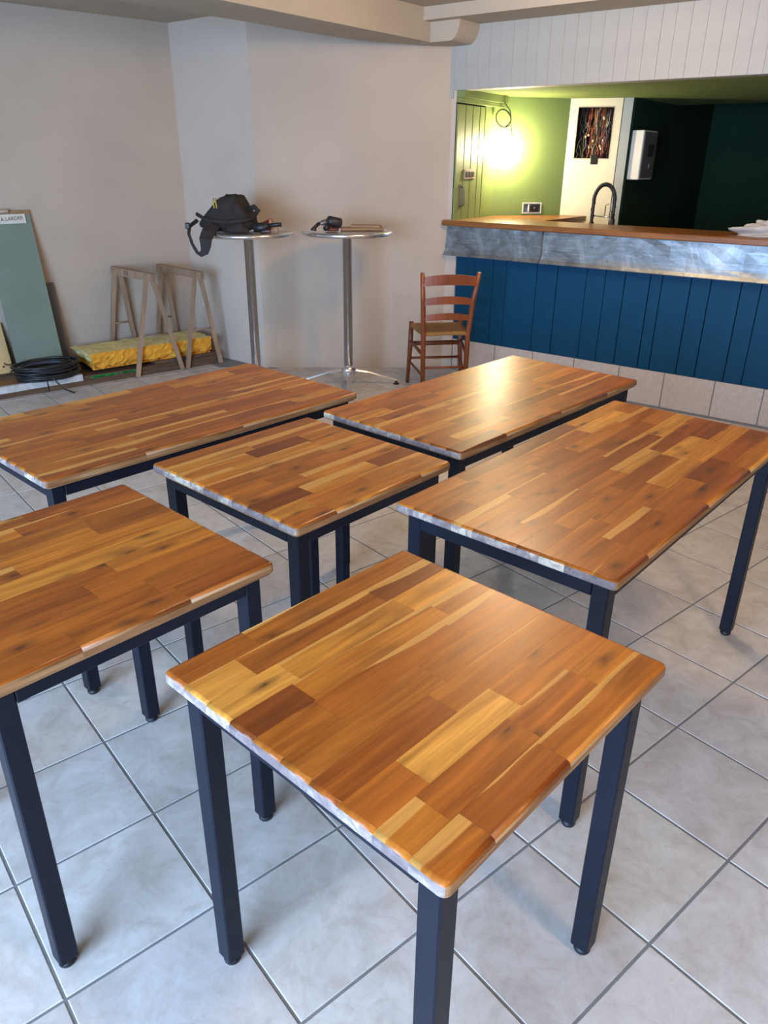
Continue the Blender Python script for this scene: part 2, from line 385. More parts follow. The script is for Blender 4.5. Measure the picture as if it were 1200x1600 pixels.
def wallseg(name, a, b, z0, z1, mat, th=0.12, side=1):
    d = (b-a).normalized(); n = Vector((-d.y, d.x))*side
    pts = [a, b, b+n*th, a+n*th]
    return tag(MB().prism([(p.x, p.y) for p in pts], z0, z1).obj(name, mat), kind='structure')
wallseg('wall_left', LFAR, CORN, -0.05, CEIL, M_WALL)
wallseg('wall_corner', CORN, PIL, -0.05, CEIL, M_WALLW)
wallseg('wall_back', PIL, WEND, -0.05, CEIL, M_WALL)
wallseg('wall_right', Vector((4.2, 9.0)), Vector((4.2, -1.9)), -0.05, CEIL, M_WALL)
wallseg('wall_left_far', Vector((-5.6, -1.9)), Vector((-5.6, LFAR.y)), -0.05, CEIL, M_WALL)
wallseg('wall_left_return', Vector((-5.6, LFAR.y)), LFAR, -0.05, CEIL, M_WALL)
# shopfront wall behind the viewer, with one wide window opening
sf = MB()
for x0, x1, z0, z1 in ((-5.6, -3.6, -.05, CEIL), (-0.2, 4.2, -.05, CEIL), (-3.6, -0.2, -.05, 0.15), (-3.6, -0.2, 2.3, CEIL)):
    sf.box(x0, x1, -2.02, -1.9, z0, z1)
tag(sf.obj('wall_front', M_WALL), kind='structure')
wf = MB()
for x0, x1, z0, z1 in ((-3.6, -3.54, .15, 2.3), (-.26, -.2, .15, 2.3), (-3.6, -.2, .15, .21), (-3.6, -.2, 2.24, 2.3), (-1.93, -1.87, .2, 2.25)):
    wf.box(x0, x1, -2.0, -1.92, z0, z1)
tag(wf.obj('window_1', M_WPLASTIC), kind='structure')
cl = MB().box(-5.8, 4.4, -2.1, 9.5, CEIL, CEIL+0.1).obj('ceiling', M_CEIL); tag(cl, kind='structure')
# diagonal ceiling beam, and the boxed header over the bar with its rounded end block
be = [(-2.9, 2.02), (-0.85, 4.535), (0.40, 6.09), (0.36, 6.17), (-0.202, 5.891), (-0.514, 5.579), (-0.809, 5.209), (-1.023, 4.986), (-3.1, 2.62)]
tag(MB().prism(be, 2.27, CEIL+.01).obj('trim_1', M_CEIL), kind='structure')
hd = MB().box(-0.16, 3.6, -0.34, 0.0, 2.385, CEIL+.01)
prof = [(-0.21, 2.268), (0.03, 2.268)]+[(0.03+0.075*math.sin(a*math.pi/12), 2.268+0.118*(1-math.cos(a*math.pi/12))) for a in range(1, 7)]+[(0.105, 2.44), (-0.21, 2.44)]
hd.prism([(x, z) for x, z in prof], 0.0, 0.26, 0, RX(math.pi/2))
tag(hd.obj('trim_2', M_CEIL, None, (BO.x, BO.y, 0), BA), kind='structure')
# boarded wall over the bar
bh = MB().box(-0.10, 3.6, 0.012, 0.10, 2.0, CEIL).box(-0.206, -0.10, 0.012, 0.06, 1.95, CEIL).obj('wall_bar', M_PLANKW, None, (BO.x, BO.y, 0), BA)
tag(bh, kind='structure')
gr = [-0.206, -0.085, 0.014, 0.112, 0.198, 0.282, 0.374, 0.474, 0.553, 0.640, 0.736, 0.824, 0.908, 1.0, 1.088, 1.174, 1.26, 1.356, 1.437, 1.528, 1.621, 1.712, 1.799, 1.886, 1.968]
while gr[-1] < 3.5: gr.append(gr[-1]+0.09)
for i in range(len(gr)-1):
    a, b = gr[i]+.0004, gr[i+1]-.0004; z0 = 1.95 if i == 0 else 2.0
    MB().cbox(a-(a+b)/2, b-(a+b)/2, -.012, 0.014, z0, CEIL-.005, .0011).obj('plank', M_PLANKW, bh, ((a+b)/2, R.uniform(-.0006, .0006), 0))
# white jamb left of the opening, pier below the counter
jb = MB().box(-0.10, -0.062, 0.0, 0.06, 0.9, 2.0).box(-0.10, -0.006, 0.0, 0.3, -0.05, 1.10)
tag(jb.obj('trim_3', M_WALLW, None, (BO.x, BO.y, 0), BA), kind='structure')

# ------------------------------------------------------------ alcove behind the bar
SOF = 2.025
J = B(-0.062, 0.0); C1 = B(-0.107, 0.687); C2 = B(0.27, 1.17); C3 = B(0.655, 1.30); C4 = B(0.729, 1.323)
al = wallseg('wall_alcove_left', B(-0.062, 0.06), C1, -0.05, SOF+.05, M_GREEN, 0.08)
ab = wallseg('wall_alcove_back', C1, C2, -0.05, SOF+.05, M_GREEN, 0.10)
so = MB().prism([(p.x, p.y) for p in (B(-.2, .05), B(3.6, .05), B(3.6, 2.35), B(0.7, 2.35), B(.1, 1.6), B(-.25, .8))], SOF-.02, SOF+.03)
tag(so.obj('ceiling_alcove', M_GREEN), kind='structure')
# green plank door on the alcove's left wall, with the header box above it
da = (C1-J).normalized(); dang = math.atan2(da.y, da.x)
door = MB().box(0.0, 0.45, -0.006, 0.0, 0.0, 1.93).obj('door_1', M_GAP, None, (J.x, J.y, 0), dang); tag(door, kind='structure')
gx = [-0.004, 0.118, 0.229, 0.343, 0.428, 0.452]
for a, b in zip(gx[:-1], gx[1:]):
    MB().cbox(a-(a+b)/2+.004, b-(a+b)/2-.004, -.018, -0.004, 0.0, 1.915, .003).obj('plank', M_GREENP, door, ((a+b)/2, 0, 0))
dh = MB().tube([(0, -.02, -.07), (0, -.05, -.06), (0, -.052, 0.06), (0, -.02, .07)], .006, 8); dh.box(-.012, .012, -.022, -.016, -.085, .085)
dh.obj('handle', M_TOOLG, door, (0.085, 0, 1.30))
hb = MB().box(0.0, 0.70, -0.07, 0.0, 1.955, SOF).box(0.0, 0.70, -.05, 0.0, 1.925, 1.953).obj('trim_4', M_GREENP, None, (J.x, J.y, 0), dang); tag(hb, kind='structure')
# light switch on the door boards and unfinished outlet on the back wall
sw = empty('light_switch', (J.x+da.x*.21-da.y*-.0, J.y+da.y*.21, 1.455), dang); tag(sw, 'three-gang switch with dark rockers on the green plank door', 'switch')
MB().cbox(-.085, .085, -.028, -.018, -.035, .035, .004).obj('plate', M_TAN, sw)
for k in (-1, 0, 1): MB().cbox(k*.048-.018, k*.048+.018, -.033, -.026, -.02, .02, .003).obj('rocker', M_TOOL, sw)
db = (C2-C1).normalized(); bang = math.atan2(db.y, db.x); nb = Vector((db.y, -db.x))
pt = C1+db*0.35
ou = empty('wall_outlet', (pt.x, pt.y, 1.195), bang); tag(ou, 'open double outlet box without cover on the green back wall', 'outlet')
fr = MB(); fr.box(-.085, .085, -.008, 0, .034, .042).box(-.085, .085, -.008, 0, -.042, -.034).box(-.085, -.077, -.008, 0, -.034, .034).box(.077, .085, -.008, 0, -.034, .034)
fr.obj('frame', M_WPLASTIC, ou)
MB().box(-.077, .077, -.003, 0, -.034, .034).obj('back_box', M_OUTLET, ou)
MB().cbox(-.02, .062, -.012, -.003, -.026, .026, .004).obj('socket_insert', M_TOOL, ou)
MB().lathe([(.010, 0), (.010, .004), (.004, .005)], 12, 0, T(.02, -.012, 0) @ RX(math.pi/2)).obj('socket_face', M_TOOLG, ou)
MB().box(-.035, -.027, -.014, -.003, -.028, .028).obj('clip', M_WPLASTIC, ou)

# cream panel with the open electrical recess
dp = (C4-C2).normalized(); pang = math.atan2(dp.y, dp.x)
pn = MB(); X0, X1, Z0, Z1 = 0.068, 0.343, 1.575, 1.942
pn.box(0, X0, 0, .02, 0, SOF).box(X1, 0.405, 0, .02, 0, SOF).box(X0, X1, 0, .02, 0, Z0).box(X0, X1, 0, .02, Z1, SOF)
po = pn.obj('wall_panel', M_CREAM, None, (C2.x, C2.y, 0), pang); tag(po, kind='structure')
st = MB().box(0.411, 0.482, 0.0, .03, 0, SOF).obj('trim_5', M_PLANKW, None, (C2.x, C2.y, 0), pang); tag(st, kind='structure')
tag(MB().box(0.400, 0.415, 0.015, .03, 0, SOF).obj('trim_6', M_GAP, None, (C2.x, C2.y, 0), pang), kind='structure')
ep = empty('electrical_recess', (C2.x, C2.y, 0), pang); tag(ep, 'open electrical recess crammed with loose wires in the cream panel', 'fuse box')
rc = MB().box(X0-.01, X1+.01, .16, .17, Z0-.01, Z1+.01).box(X0-.01, X0, .021, .16, Z0, Z1).box(X1, X1+.01, .021, .16, Z0, Z1).box(X0, X1, .021, .16, Z0-.01, Z0).box(X0, X1, .021, .16, Z1, Z1+.01)
rc.obj('back_box', M_GAP, ep)
MB().cbox(.205, .262, -.006, .02, 1.530, 1.60, .004).obj('cable_tab', M_GAP, ep)
fe = MB(); w = .006
fe.box(X0-w, X0, -.002, .012, Z0-w, Z1+w).box(X1, X1+w, -.002, .012, Z0-w, Z1+w).box(X0, X1, -.002, .012, Z0-w, Z0).box(X0, X1, -.002, .012, Z1, Z1+w)
fe.obj('cut_edge', M_TAN, ep)
for k in range(96):
    mt = R.choice([0, 0, 1, 1, 2, 3, 4, 5, 6]); x = X0+.02+(X1-X0-.04)*R.random()
    if mt in (0, 6): x = X0+.09+R.random()*.06 if k % 2 else X1-.05-R.random()*.06
    if mt == 2: x = X0+.13+R.random()*.12
    zt = Z1-.004 if mt != 5 else Z1-.1; zb = Z0+.01+R.random()*.20
    if k % 3 == 0: zt, zb = Z0+.06+R.random()*.2, Z0+.004
    pts = []; xx = x; yy = .05+R.random()*.06; dx = R.uniform(-.03, .03)
    for i in range(7):
        f = i/6; pts.append((min(max(xx+dx*f+R.uniform(-.012, .012), X0+.006), X1-.006), max(.012, min(.14, yy+R.uniform(-.018, .018))), zt+(zb-zt)*f))
    MB().tube(pts, R.uniform(.0022, .0038), 5).obj('wire', WIRES[mt], ep)
for k in range(9):
    x, z = X0+.07+R.random()*.16, Z0+.06+R.random()*.12
    if k > 6: z = Z1-.07-R.random()*.03; x = X0+.19+R.random()*.05
    MB().cbox(x-.006, x+.006, .012, .026, z-.009, z+.009, .003).obj('connector', WIRES[5], ep)

# hanging cable loop with a bare bulb
bl = empty('hanging_bulb', (0.975, 6.60, SOF-.02)); tag(bl, 'bare glowing bulb hanging on a looped black cable in the green alcove', 'lamp')
lx, ly = 0.915-0.99, -.005; cz = 1.848-(SOF-.02)
pts = [(-.085, .02, 0), (-.07, .01, -.05), (-.028, 0, -.10)]
for k in range(40):
    a = 0.2-k/40*math.pi*4.6; rr = .058+.006*math.sin(k*.7)
    pts.append((lx+rr*math.cos(a), ly+.012*math.sin(k*.5), cz+rr*math.sin(a)*1.05))
pts += [(-.02, 0, cz-.02), (-.004, 0, cz-.075), (0, 0, cz-.11)]
MB().tube(pts, .0042, 6).obj('cable', M_CABLE, bl)
MB().lathe([(.014, -.04), (.014, 0), (.008, .008)], 16, 0, T(0, 0, cz-.115)).obj('lamp_holder', M_WPLASTIC, bl)
MB().lathe([(.003, -.150), (.022, -.145), (.041, -.130), (.050, -.110), (.052, -.096), (.048, -.078), (.035, -.058), (.018, -.042), (.013, -.034)], 20, 0, T(0, 0, cz-.115)).obj('bulb', M_BULB, bl)

# dark room to the right of the panel
dn = []
N0 = B(0.735, 1.35)
tag(MB().prism([(p.x, p.y) for p in (N0, B(.735, 3.4), B(.62, 3.4), B(.62, 1.37))], -.05, 2.3).obj('wall_store_left', M_DIMGREEN), kind='structure')
tag(MB().prism([(p.x, p.y) for p in (B(.6, 3.4), B(4.6, 3.4), B(4.6, 3.5), B(.6, 3.5))], -.05, 2.3).obj('wall_store_back', M_DIMGREEN), kind='structure')
tag(MB().prism([(p.x, p.y) for p in (B(.6, 2.35), B(4.6, 2.35), B(4.6, 3.5), B(.6, 3.5))], 2.2, 2.25).obj('ceiling_store', M_DIMGREEN), kind='structure')
tag(MB().prism([(p.x, p.y) for p in (B(3.6, 0.05), B(4.6, .05), B(4.6, 3.5), B(4.5, 3.5), B(4.5, .15), B(3.6, .15))], -.05, 2.3).obj('wall_store_right', M_DIMGREEN), kind='structure')
tag(MB().prism([(p.x, p.y) for p in (B(1.75, 3.30), B(4.6, 3.30), B(4.6, 3.4), B(1.75, 3.4))], 1.86, 2.2).obj('trim_7', simple('slate_cornice', (0.03, 0.055, 0.055), .7)), kind='structure')
mbx = empty('meter_box', (*B(.735, 1.36), 1.42), BA); tag(mbx, 'white wall-mounted meter box beside the cream panel in the dark store', 'meter box')
MB().cbox(0, .10, 0, .30, 0, .36, .006).obj('housing', M_WPLASTIC, mbx)
MB().cbox(.10, .108, .012, .29, .012, .348, .003).obj('cover', simple('grey_meter_cover', (0.10, .10, .085), .5), mbx)
MB().cbox(.108, .122, .15, .20, .08, .12, .004).obj('latch', M_TOOLG, mbx)
MB().cbox(.108, .114, .10, .22, .17, .26, .003).obj('window', M_GAP, mbx)

# ------------------------------------------------------------ bar counter
bar = empty('bar_counter', (BO.x, BO.y, 0), BA); tag(bar, 'long bar front of petrol-blue boards with zinc band and tiled plinth', 'bar counter')
MB().box(0.0, 3.55, .022, .34, 0.0, 1.10).obj('carcass', M_DKWOOD, bar)
bg_ = [0.0, 0.16, 0.325, 0.439, 0.689, 0.849, 1.07, 1.205, 1.343, 1.513, 1.593, 1.778, 1.901, 2.084, 2.198]
while bg_[-1] < 3.4: bg_.append(bg_[-1]+R.choice((.12, .15, .18)))
for i, (a, b) in enumerate(zip(bg_[:-1], bg_[1:])):
    soft = i in (0, 1, 3, 6) ; gp = .0008 if soft else .0022
    MB().cbox(a-(a+b)/2+gp, b-(a+b)/2-gp, -.0, .020, .252, .885, .0025).obj('plank', M_BLUE, bar, ((a+b)/2, R.uniform(0, .0015), 0))
tj = [0.055, 0.389, 0.717, 1.051, 1.392, 1.71, 2.042, 2.343, 2.68, 3.01, 3.34]
M_PTILE = simple('speckled_plinth_tile', (0.50, 0.44, 0.385), .5, 0, .1, 40)
for a, b in zip([0.0]+tj[:-1], tj):
    MB().cbox(a-(a+b)/2+.003, b-(a+b)/2-.003, -.003, .02, .012, .250, .002).obj('plinth_tile', M_PTILE, bar, ((a+b)/2, 0, 0))
MB().box(0.0, 3.4, -.012, .02, 0.0, .012).obj('mortar_strip', M_GROUT, bar)
MB().box(0.0, 3.4, .002, .0215, .012, .252).obj('tile_grout', M_GROUT, bar)
def sheet(x0, x1, fl=False, fr=False):
    prof = [(-.030, 1.100), (-.030, 1.06), (-.031, .985), (-.034, .945), (-.042, .915), (-.055, .893), (-.053, .888), (-.030, .905), (-.012, .94), (-.004, 1.100)]
    n = 14; m = MB(); vs = []; fs = []
    for i in range(n+1):
        f = i/n; x = x0+(x1-x0)*f
        for y, z in prof:
            xx = x - (max(0, (.95-z))*.35 if (fl and i == 0) else 0)
            yy = y + (R.uniform(-.0022, .0022) if (z > .93 and y < -.02) else 0)
            vs.append((xx-x0, yy, z))
    k = len(prof)
    for i in range(n):
        for j in range(k): fs.append((i*k+j, i*k+(j+1) % k, (i+1)*k+(j+1) % k, (i+1)*k+j))
    fs += [tuple(range(k)), tuple(range(n*k+k-1, n*k-1, -1))]
    return m.add(vs, fs, 0, False)
sheet(-.075, .724, True).obj('zinc_sheet', M_ZINC, bar, (-.075, 0, 0))
sheet(.726, 2.30).obj('zinc_sheet', M_ZINC, bar, (.726, 0, 0))
sheet(2.302, 3.5).obj('zinc_sheet', M_ZINC, bar, (2.302, 0, 0))
MB().tube([(.725, -.032, 1.10), (.725, -.034, .98), (.725, -.043, .93), (.722, -.057, .893)], .006, 8).obj('zinc_seam', simple('dull_solder', (0.12, .13, .135), .6, .6), bar)
for k in range(26):
    MB().lathe([(.004, 0), (.004, .002), (.001, .003)], 8, 0, T(0, 0, 0) @ RX(math.pi/2)).obj('nail', M_CHROME, bar, (-.03+k*.128+R.uniform(-.02, .02), -.032, 1.088))
bt = empty('wooden_worktop', (BO.x, BO.y, 0), BA); tag(bt, 'varnished wooden bar top running along the zinc-fronted counter', 'worktop')
MB().cbox(-.112, 3.55, -.062, .42, 1.101, 1.140, .006).obj('board', M_BARTOP, bt)
MB().prism([(-.055, .42), (.50, .42), (.50, 1.195), (.28, 1.16), (-.095, .67)], 1.101, 1.140).obj('return_board', M_BARTOP, bt)
# lower back counter with the mixer tap
sk = empty('sink_counter', (*B(0.52, 0.50), 0), BA); tag(sk, 'low sink counter hidden behind the bar under the black tap', 'counter')
MB().box(0, 2.0, 0, .55, 0.1, .86).obj('cabinet', M_CREAM, sk); MB().cbox(-.005, 2.0, -.01, .56, .86, .90, .004).obj('worktop', M_BARTOP, sk); MB().box(.02, 1.98, .04, .5, 0, .1).obj('plinth', M_TOOL, sk)
fa = empty('kitchen_tap', (*B(0.735, 0.76), .90), BA); tag(fa, 'black arched spring tap standing behind the bar', 'tap')
FB = []
for k in range(25):
    a = math.pi*k/24; FB.append((.165*(.5-.5*math.cos(a)) if True else 0, 0, .38+.115*math.sin(a)))
body = [(0, 0, 0), (0, 0, .12), (0, 0, .26)]+FB+[(.165, 0, .30), (.165, 0, .25)]
MB().tube(body, .0125, 10).obj('spout', M_TOOL, fa)
coil = []
Lp = [Vector(p) for p in body[2:]]
for i in range(len(Lp)-1):
    for q in range(6):
        f = q/6; p = Lp[i].lerp(Lp[i+1], f); t_ = (Lp[i+1]-Lp[i]).normalized(); nx = Vector((t_.z, 0, -t_.x)); an = (i*6+q)*1.25
        coil.append(p+nx*math.cos(an)*.0165+Vector((0, 1, 0))*math.sin(an)*.0165)
MB().tube(coil, .0022, 5).obj('spring', M_TOOL, fa)
MB().lathe([(.018, .14), (.020, .15), (.020, .25), (.014, .26)], 16, 0, T(.165, 0, 0)).obj('spray_head', M_TOOL, fa)
MB().lathe([(.026, 0), (.026, .02), (.020, .03), (.020, .22), (.014, .23)], 16).obj('base', M_TOOL, fa)
MB().tube([(0, 0, .275), (.08, -.004, .268), (.165, 0, .27)], .005, 8).obj('support_arm', M_CHROME, fa)
MB().tube([(.10, 0, .268), (.10, 0, .35), (.125, 0, .36)], .004, 8).obj('hook', M_COPPER, fa)
# crumpled cloth on the bar
def blob(seed, n=28, m=14, rx=.2, ry=.1, rz=.06, amp=.3, fr=3.0):
    r_ = random.Random(seed); ph = [(r_.uniform(0, 6.3), r_.uniform(1, fr), r_.uniform(1, fr), r_.uniform(.3, 1)) for _ in range(9)]
    b = MB(); vs = []; fs = []
    for i in range(m+1):
        th = math.pi*.5*i/m
        for k in range(n):
            an = 2*math.pi*k/n; d = 1+amp*sum(w*math.sin(p+f1*an*1.0 if False else p+round(f1)*an+f2*th*3) for p, f1, f2, w in ph)/4
            vs.append((rx*math.sin(th)*math.cos(an)*d if i else 0, ry*math.sin(th)*math.sin(an)*d if i else 0, max(0.0, rz*math.cos(th)*(d if i else 1))))
    for i in range(m):
        for k in range(n): fs.append((i*n+k, i*n+(k+1) % n, (i+1)*n+(k+1) % n, (i+1)*n+k))
    fs.append(tuple(range(m*n+n-1, m*n-1, -1)))
    return b.add(vs, fs, 0, True)
c = blob(5, 40, 18, .22, .10, .085, .36, 5).obj('cleaning_cloth', M_CLOTH, None, (*B(2.17, .16), 1.1405), BA); tag(c, 'crumpled pale cloth lying on the right end of the bar top', 'cloth')

# ------------------------------------------------------------ dining tables
TH = 0.028; TOPZ = 0.75
def rounded(L, W, r=.013, seg=6):
    pts = []
    for cx, cy, a0 in ((L/2-r, W/2-r, 0), (-L/2+r, W/2-r, 90), (-L/2+r, -W/2+r, 180), (L/2-r, -W/2+r, 270)):
        for k in range(seg+1):
            a = math.radians(a0+90*k/seg); pts.append(Vector((cx+r*math.cos(a), cy+r*math.sin(a))))
    return pts
def outward(p, L, W, r=.013):
    ax, ay = L/2-r, W/2-r; qx, qy = abs(p.x)-ax, abs(p.y)-ay; sx = 1 if p.x > 0 else -1; sy = 1 if p.y > 0 else -1
    e = 1e-6
    if qx > e and qy > e and math.hypot(qx, qy) > r-1e-4: v = Vector((qx*sx, qy*sy)); return v.normalized()
    if qx >= r-1e-5: return Vector((sx, 0))
    if qy >= r-1e-5: return Vector((0, sy))
    return Vector((0, 0))
TONES = [((.44, .140, .015), 6), ((.39, .115, .012), 6), ((.31, .084, .009), 3), ((.51, .178, .019), 4), ((.60, .245, .032), 1.8), ((.68, .32, .055), .8), ((.22, .056, .007), .9)]
def tone(rr, k=None):
    c = rr.choices([t for t, w in TONES], [w for t, w in TONES])[0] if k is None else TONES[k][0]
    j = rr.uniform(.9, 1.1); return tuple(v*j for v in c)
LEG = MB().cbox(-.02, .02, -.02, .02, .018, TOPZ-TH-.001, .0028).mesh('leg', M_BLACK)
FOOT = MB().lathe([(.0165, 0), (.018, .003), (.018, .012), (.012, .014), (.012, .02)], 14).mesh('foot', M_RUBBER)
def clip_rect(poly, x0, x1, y0, y1):
    for a, b in ((Vector((x0, y0)), Vector((x1, y0))), (Vector((x1, y0)), Vector((x1, y1))), (Vector((x1, y1)), Vector((x0, y1))), (Vector((x0, y1)), Vector((x0, y0)))):
        poly = clip_poly(poly, a, b)
    out = []
    for p in poly:
        if not out or (p-out[-1]).length > 1e-5: out.append(p)
    if len(out) > 2 and (out[0]-out[-1]).length < 1e-5: out.pop()
    return out
def table(cx, cy, ang, L, W, rows, label, group, seed, avg, ins=.0447):
    rr = random.Random(seed)
    t = empty('long_table' if L > 1 else 'square_table', (cx, cy, 0), ang); tag(t, label, 'table', group)
    base = [p*.985 for p in rounded(L, W)]
    top = MB().prism([(p.x, p.y) for p in base], TOPZ-TH, TOPZ-TH+.004).obj('tabletop', M_EDGE, t)
    outl = rounded(L, W); y = -W/2; rw = [W/rows*rr.uniform(.93, 1.07) for _ in range(rows)]; sc = W/sum(rw)
    LV = [(TOPZ-TH+.0041, .0025), (TOPZ-TH+.007, 0.0), (TOPZ-.0095, 0.0), (TOPZ-.0045, .0016), (TOPZ-.0015, .0045), (TOPZ, .009)]
    for row in rw:
        y1 = y+row*sc; x = -L/2; cuts = [x]; first = True
        while x < L/2-.01:
            ln = avg*rr.uniform(.65, 1.45)*(rr.uniform(.35, 1) if first else 1); first = False
            x = x+ln
            if x > L/2-.12: x = L/2
            cuts.append(x)
        for a, b in zip(cuts[:-1], cuts[1:]):
            gp = .00016
            poly = clip_rect(outl, a+(gp if a > -L/2+.001 else -.01), b-(gp if b < L/2-.001 else -.01), y+(gp if y > -W/2+.001 else -.01), y1-(gp if y1 < W/2-.001 else -.01))
            if len(poly) < 3: continue
            mx, my = (a+b)/2, (y+y1)/2; dz = rr.uniform(-.00012, .00012)
            nrm = [outward(p, L, W) for p in poly]; n = len(poly); vs = []; m = MB()
            for z, d in LV:
                for p, nv in zip(poly, nrm): vs.append((p.x-nv.x*d-mx, p.y-nv.y*d-my, z+dz))
            m.add(vs, [tuple(range(n-1, -1, -1))], 2)
            k = len(LV)-1; m.f.append(tuple(k*n+i for i in range(n))); m.m.append(0); m.sm.append(False)
            for li in range(k):
                for i in range(n):
                    j = (i+1) % n; nn = nrm[i]+nrm[j]
                    mi = 0
                    if nn.length > .5 and li < 3: mi = 1 if abs(nn.x) > abs(nn.y) else 2
                    m.f.append((li*n+i, li*n+j, (li+1)*n+j, (li+1)*n+i)); m.m.append(mi); m.sm.append(nn.length > .5 and li >= 2)
            m.obj('stave', [M_STAVE, M_END, M_EDGE], top, (mx, my, 0), 0, tone(rr))
        y = y1
    fr_h = .04; z1 = TOPZ-TH-.001; ex, ey = L/2-ins, W/2-ins
    for sx in (-1, 1):
        for sy in (-1, 1):
            l = inst('leg', LEG, t, (sx*ex, sy*ey, 0)); inst('foot', FOOT, l)
    for sy in (-1, 1):
        MB().cbox(-ex+.0205, ex-.0205, sy*(ey+.0075)-.0125, sy*(ey+.0075)+.0125, z1-fr_h, z1, .0015).obj('apron_rail', M_BLACK, t)
    for sx in (-1, 1):
        MB().cbox(sx*(ex+.0075)-.0125, sx*(ex+.0075)+.0125, -ey+.0205, ey-.0205, z1-fr_h, z1, .0015).obj('apron_rail', M_BLACK, t)
    return t
SQ, LG = 'small square tables', 'long rectangular tables'
table(.062, 1.061, .824, .620, .619, 10, 'square oiled-wood table nearest the viewer, black metal legs', SQ, 11, .26)
table(-.679, 1.417, .823, .622, .635, 10, 'square oiled-wood table in the left foreground, cut off by the frame', SQ, 23, .34)
table(-.236, 2.024, .839, .605, .618, 10, 'square oiled-wood table in the middle, between the four surrounding tables', SQ, 35, .27)
table(-.751, 2.528, .831, 1.208, .654, 11, 'long oiled-wood table at far left, in front of the trestles and yellow foam', LG, 47, .33)
table(.401, 2.749, .829, 1.174, .606, 10, 'long oiled-wood table nearest the chair, with the lamp glare on its top', LG, 59, .27)
table(.665, 2.022, .854, 1.244, .608, 10, 'long oiled-wood table at right, closest to the tiled bar plinth', LG, 61, .27)

# ------------------------------------------------------------ high tables
def high_table(x, y, label, rot):
    t = empty('high_table', (x, y, 0), rot); tag(t, label, 'table', 'chrome high tables')
    MB().lathe([(.30, 1.070), (.312, 1.073), (.316, 1.083), (.316, 1.089), (.311, 1.098), (.304, 1.101), (.300, 1.0995), (.299, 1.0985)], 56).obj('rim', M_CHROME, t)
    MB().lathe([(.2985, 1.075), (.2985, 1.097), (.295, 1.0975)], 56).obj('tabletop', M_STEELTOP, t)
    MB().lathe([(.033, .10), (.033, 1.055), (.10, 1.060), (.10, 1.069)], 28).obj('column', M_CHROME, t)
    MB().lathe([(.052, .035), (.058, .05), (.058, .12), (.048, .145), (.034, .15)], 28).obj('hub', M_CHROME, t)
    for k in range(4):
        a = k*math.pi/2; M = RZ(a)
        m = MB(); vs = []; P = [(.05, .115, .022), (.15, .10, .020), (.28, .060, .015), (.37, .032, .011)]
        for xx, zz, hh in P:
            for w_, dz in ((-.022, -.004), (.022, -.004), (.016, .006), (-.016, .006)): vs.append((xx, w_*(1-.35*(xx-.05)/.32), zz+dz))
        fs = [(0, 1, 2, 3), (15, 14, 13, 12)]
        for i in range(3):
            for j in range(4): fs.append((i*4+j, i*4+(j+1) % 4, (i+1)*4+(j+1) % 4, (i+1)*4+j))
        l = m.add(vs, fs, 0, False, M).obj('leg', M_CHROME, t)
        MB().lathe([(.020, 0), (.022, .008), (.012, .014), (.008, .03)], 12, 0, M @ T(.362, 0, 0)).obj('foot', M_RUBBER, l)
    return t
HT1 = (-.945, 5.44); HT2 = (-.277, 5.575)
high_table(*HT1, 'chrome high table at left, carrying the dark backpack', math.radians(110))
high_table(*HT2, 'chrome high table with brown offcuts on it, left of the chair', math.radians(4))
HZ = 1.1015
# backpack
bp = empty('backpack', (HT1[0]-.118, HT1[1]-.02, HZ), math.radians(-4)); tag(bp, 'dark brown canvas backpack slumped on the left high table, strap hanging down', 'backpack')
def bag_mesh():
    m = MB(); n, k = 26, 40; vs = []; fs = []
    rr = random.Random(3); ph = [(rr.uniform(0, 6.3), rr.randint(1, 4), rr.uniform(1, 4), rr.uniform(.4, 1)) for _ in range(8)]
    for i in range(n+1):
        th = math.pi*i/n
        for j in range(k):
            an = 2*math.pi*j/k
            cx, sx = math.cos(an), math.sin(an); e = .72
            X = (abs(cx)**e)*math.copysign(1, cx); Y = (abs(sx)**e)*math.copysign(1, sx)
            st_ = abs(math.sin(th))**.42
            d = 1+.07*sum(w*math.sin(p+f*an+q*th*2) for p, f, q, w in ph)/3
            x = .185*X*st_*d; y = .15*Y*st_*d; z = math.cos(th); z = (abs(z)**.55)*math.copysign(1, z)
            hgt = .105*(1+.10*math.sin(x*9+.8)) - max(0, x-.085)*.75 - max(0, -x-.03)*.38
            zz = hgt + z*hgt*d*.98
            vs.append((x, y, max(.002, zz)))
    for i in range(n):
        for j in range(k): fs.append((i*k+j, i*k+(j+1) % k, (i+1)*k+(j+1) % k, (i+1)*k+j))
    return m.add(vs, fs, 0, True)
bag_mesh().obj('body', M_BAG, bp)
MB().tube([(-.19, -.10, .11), (-.10, -.165, .075), (.02, -.172, .065), (.13, -.15, .075), (.2, -.06, .09)], .008, 6, flat=1.6).obj('zip_flap', M_BAGS, bp)
pk = blob(8, 24, 10, .085, .04, .075, .2, 3); pk.obj('front_pocket', M_BAG, bp, (.075, -.14, .004))
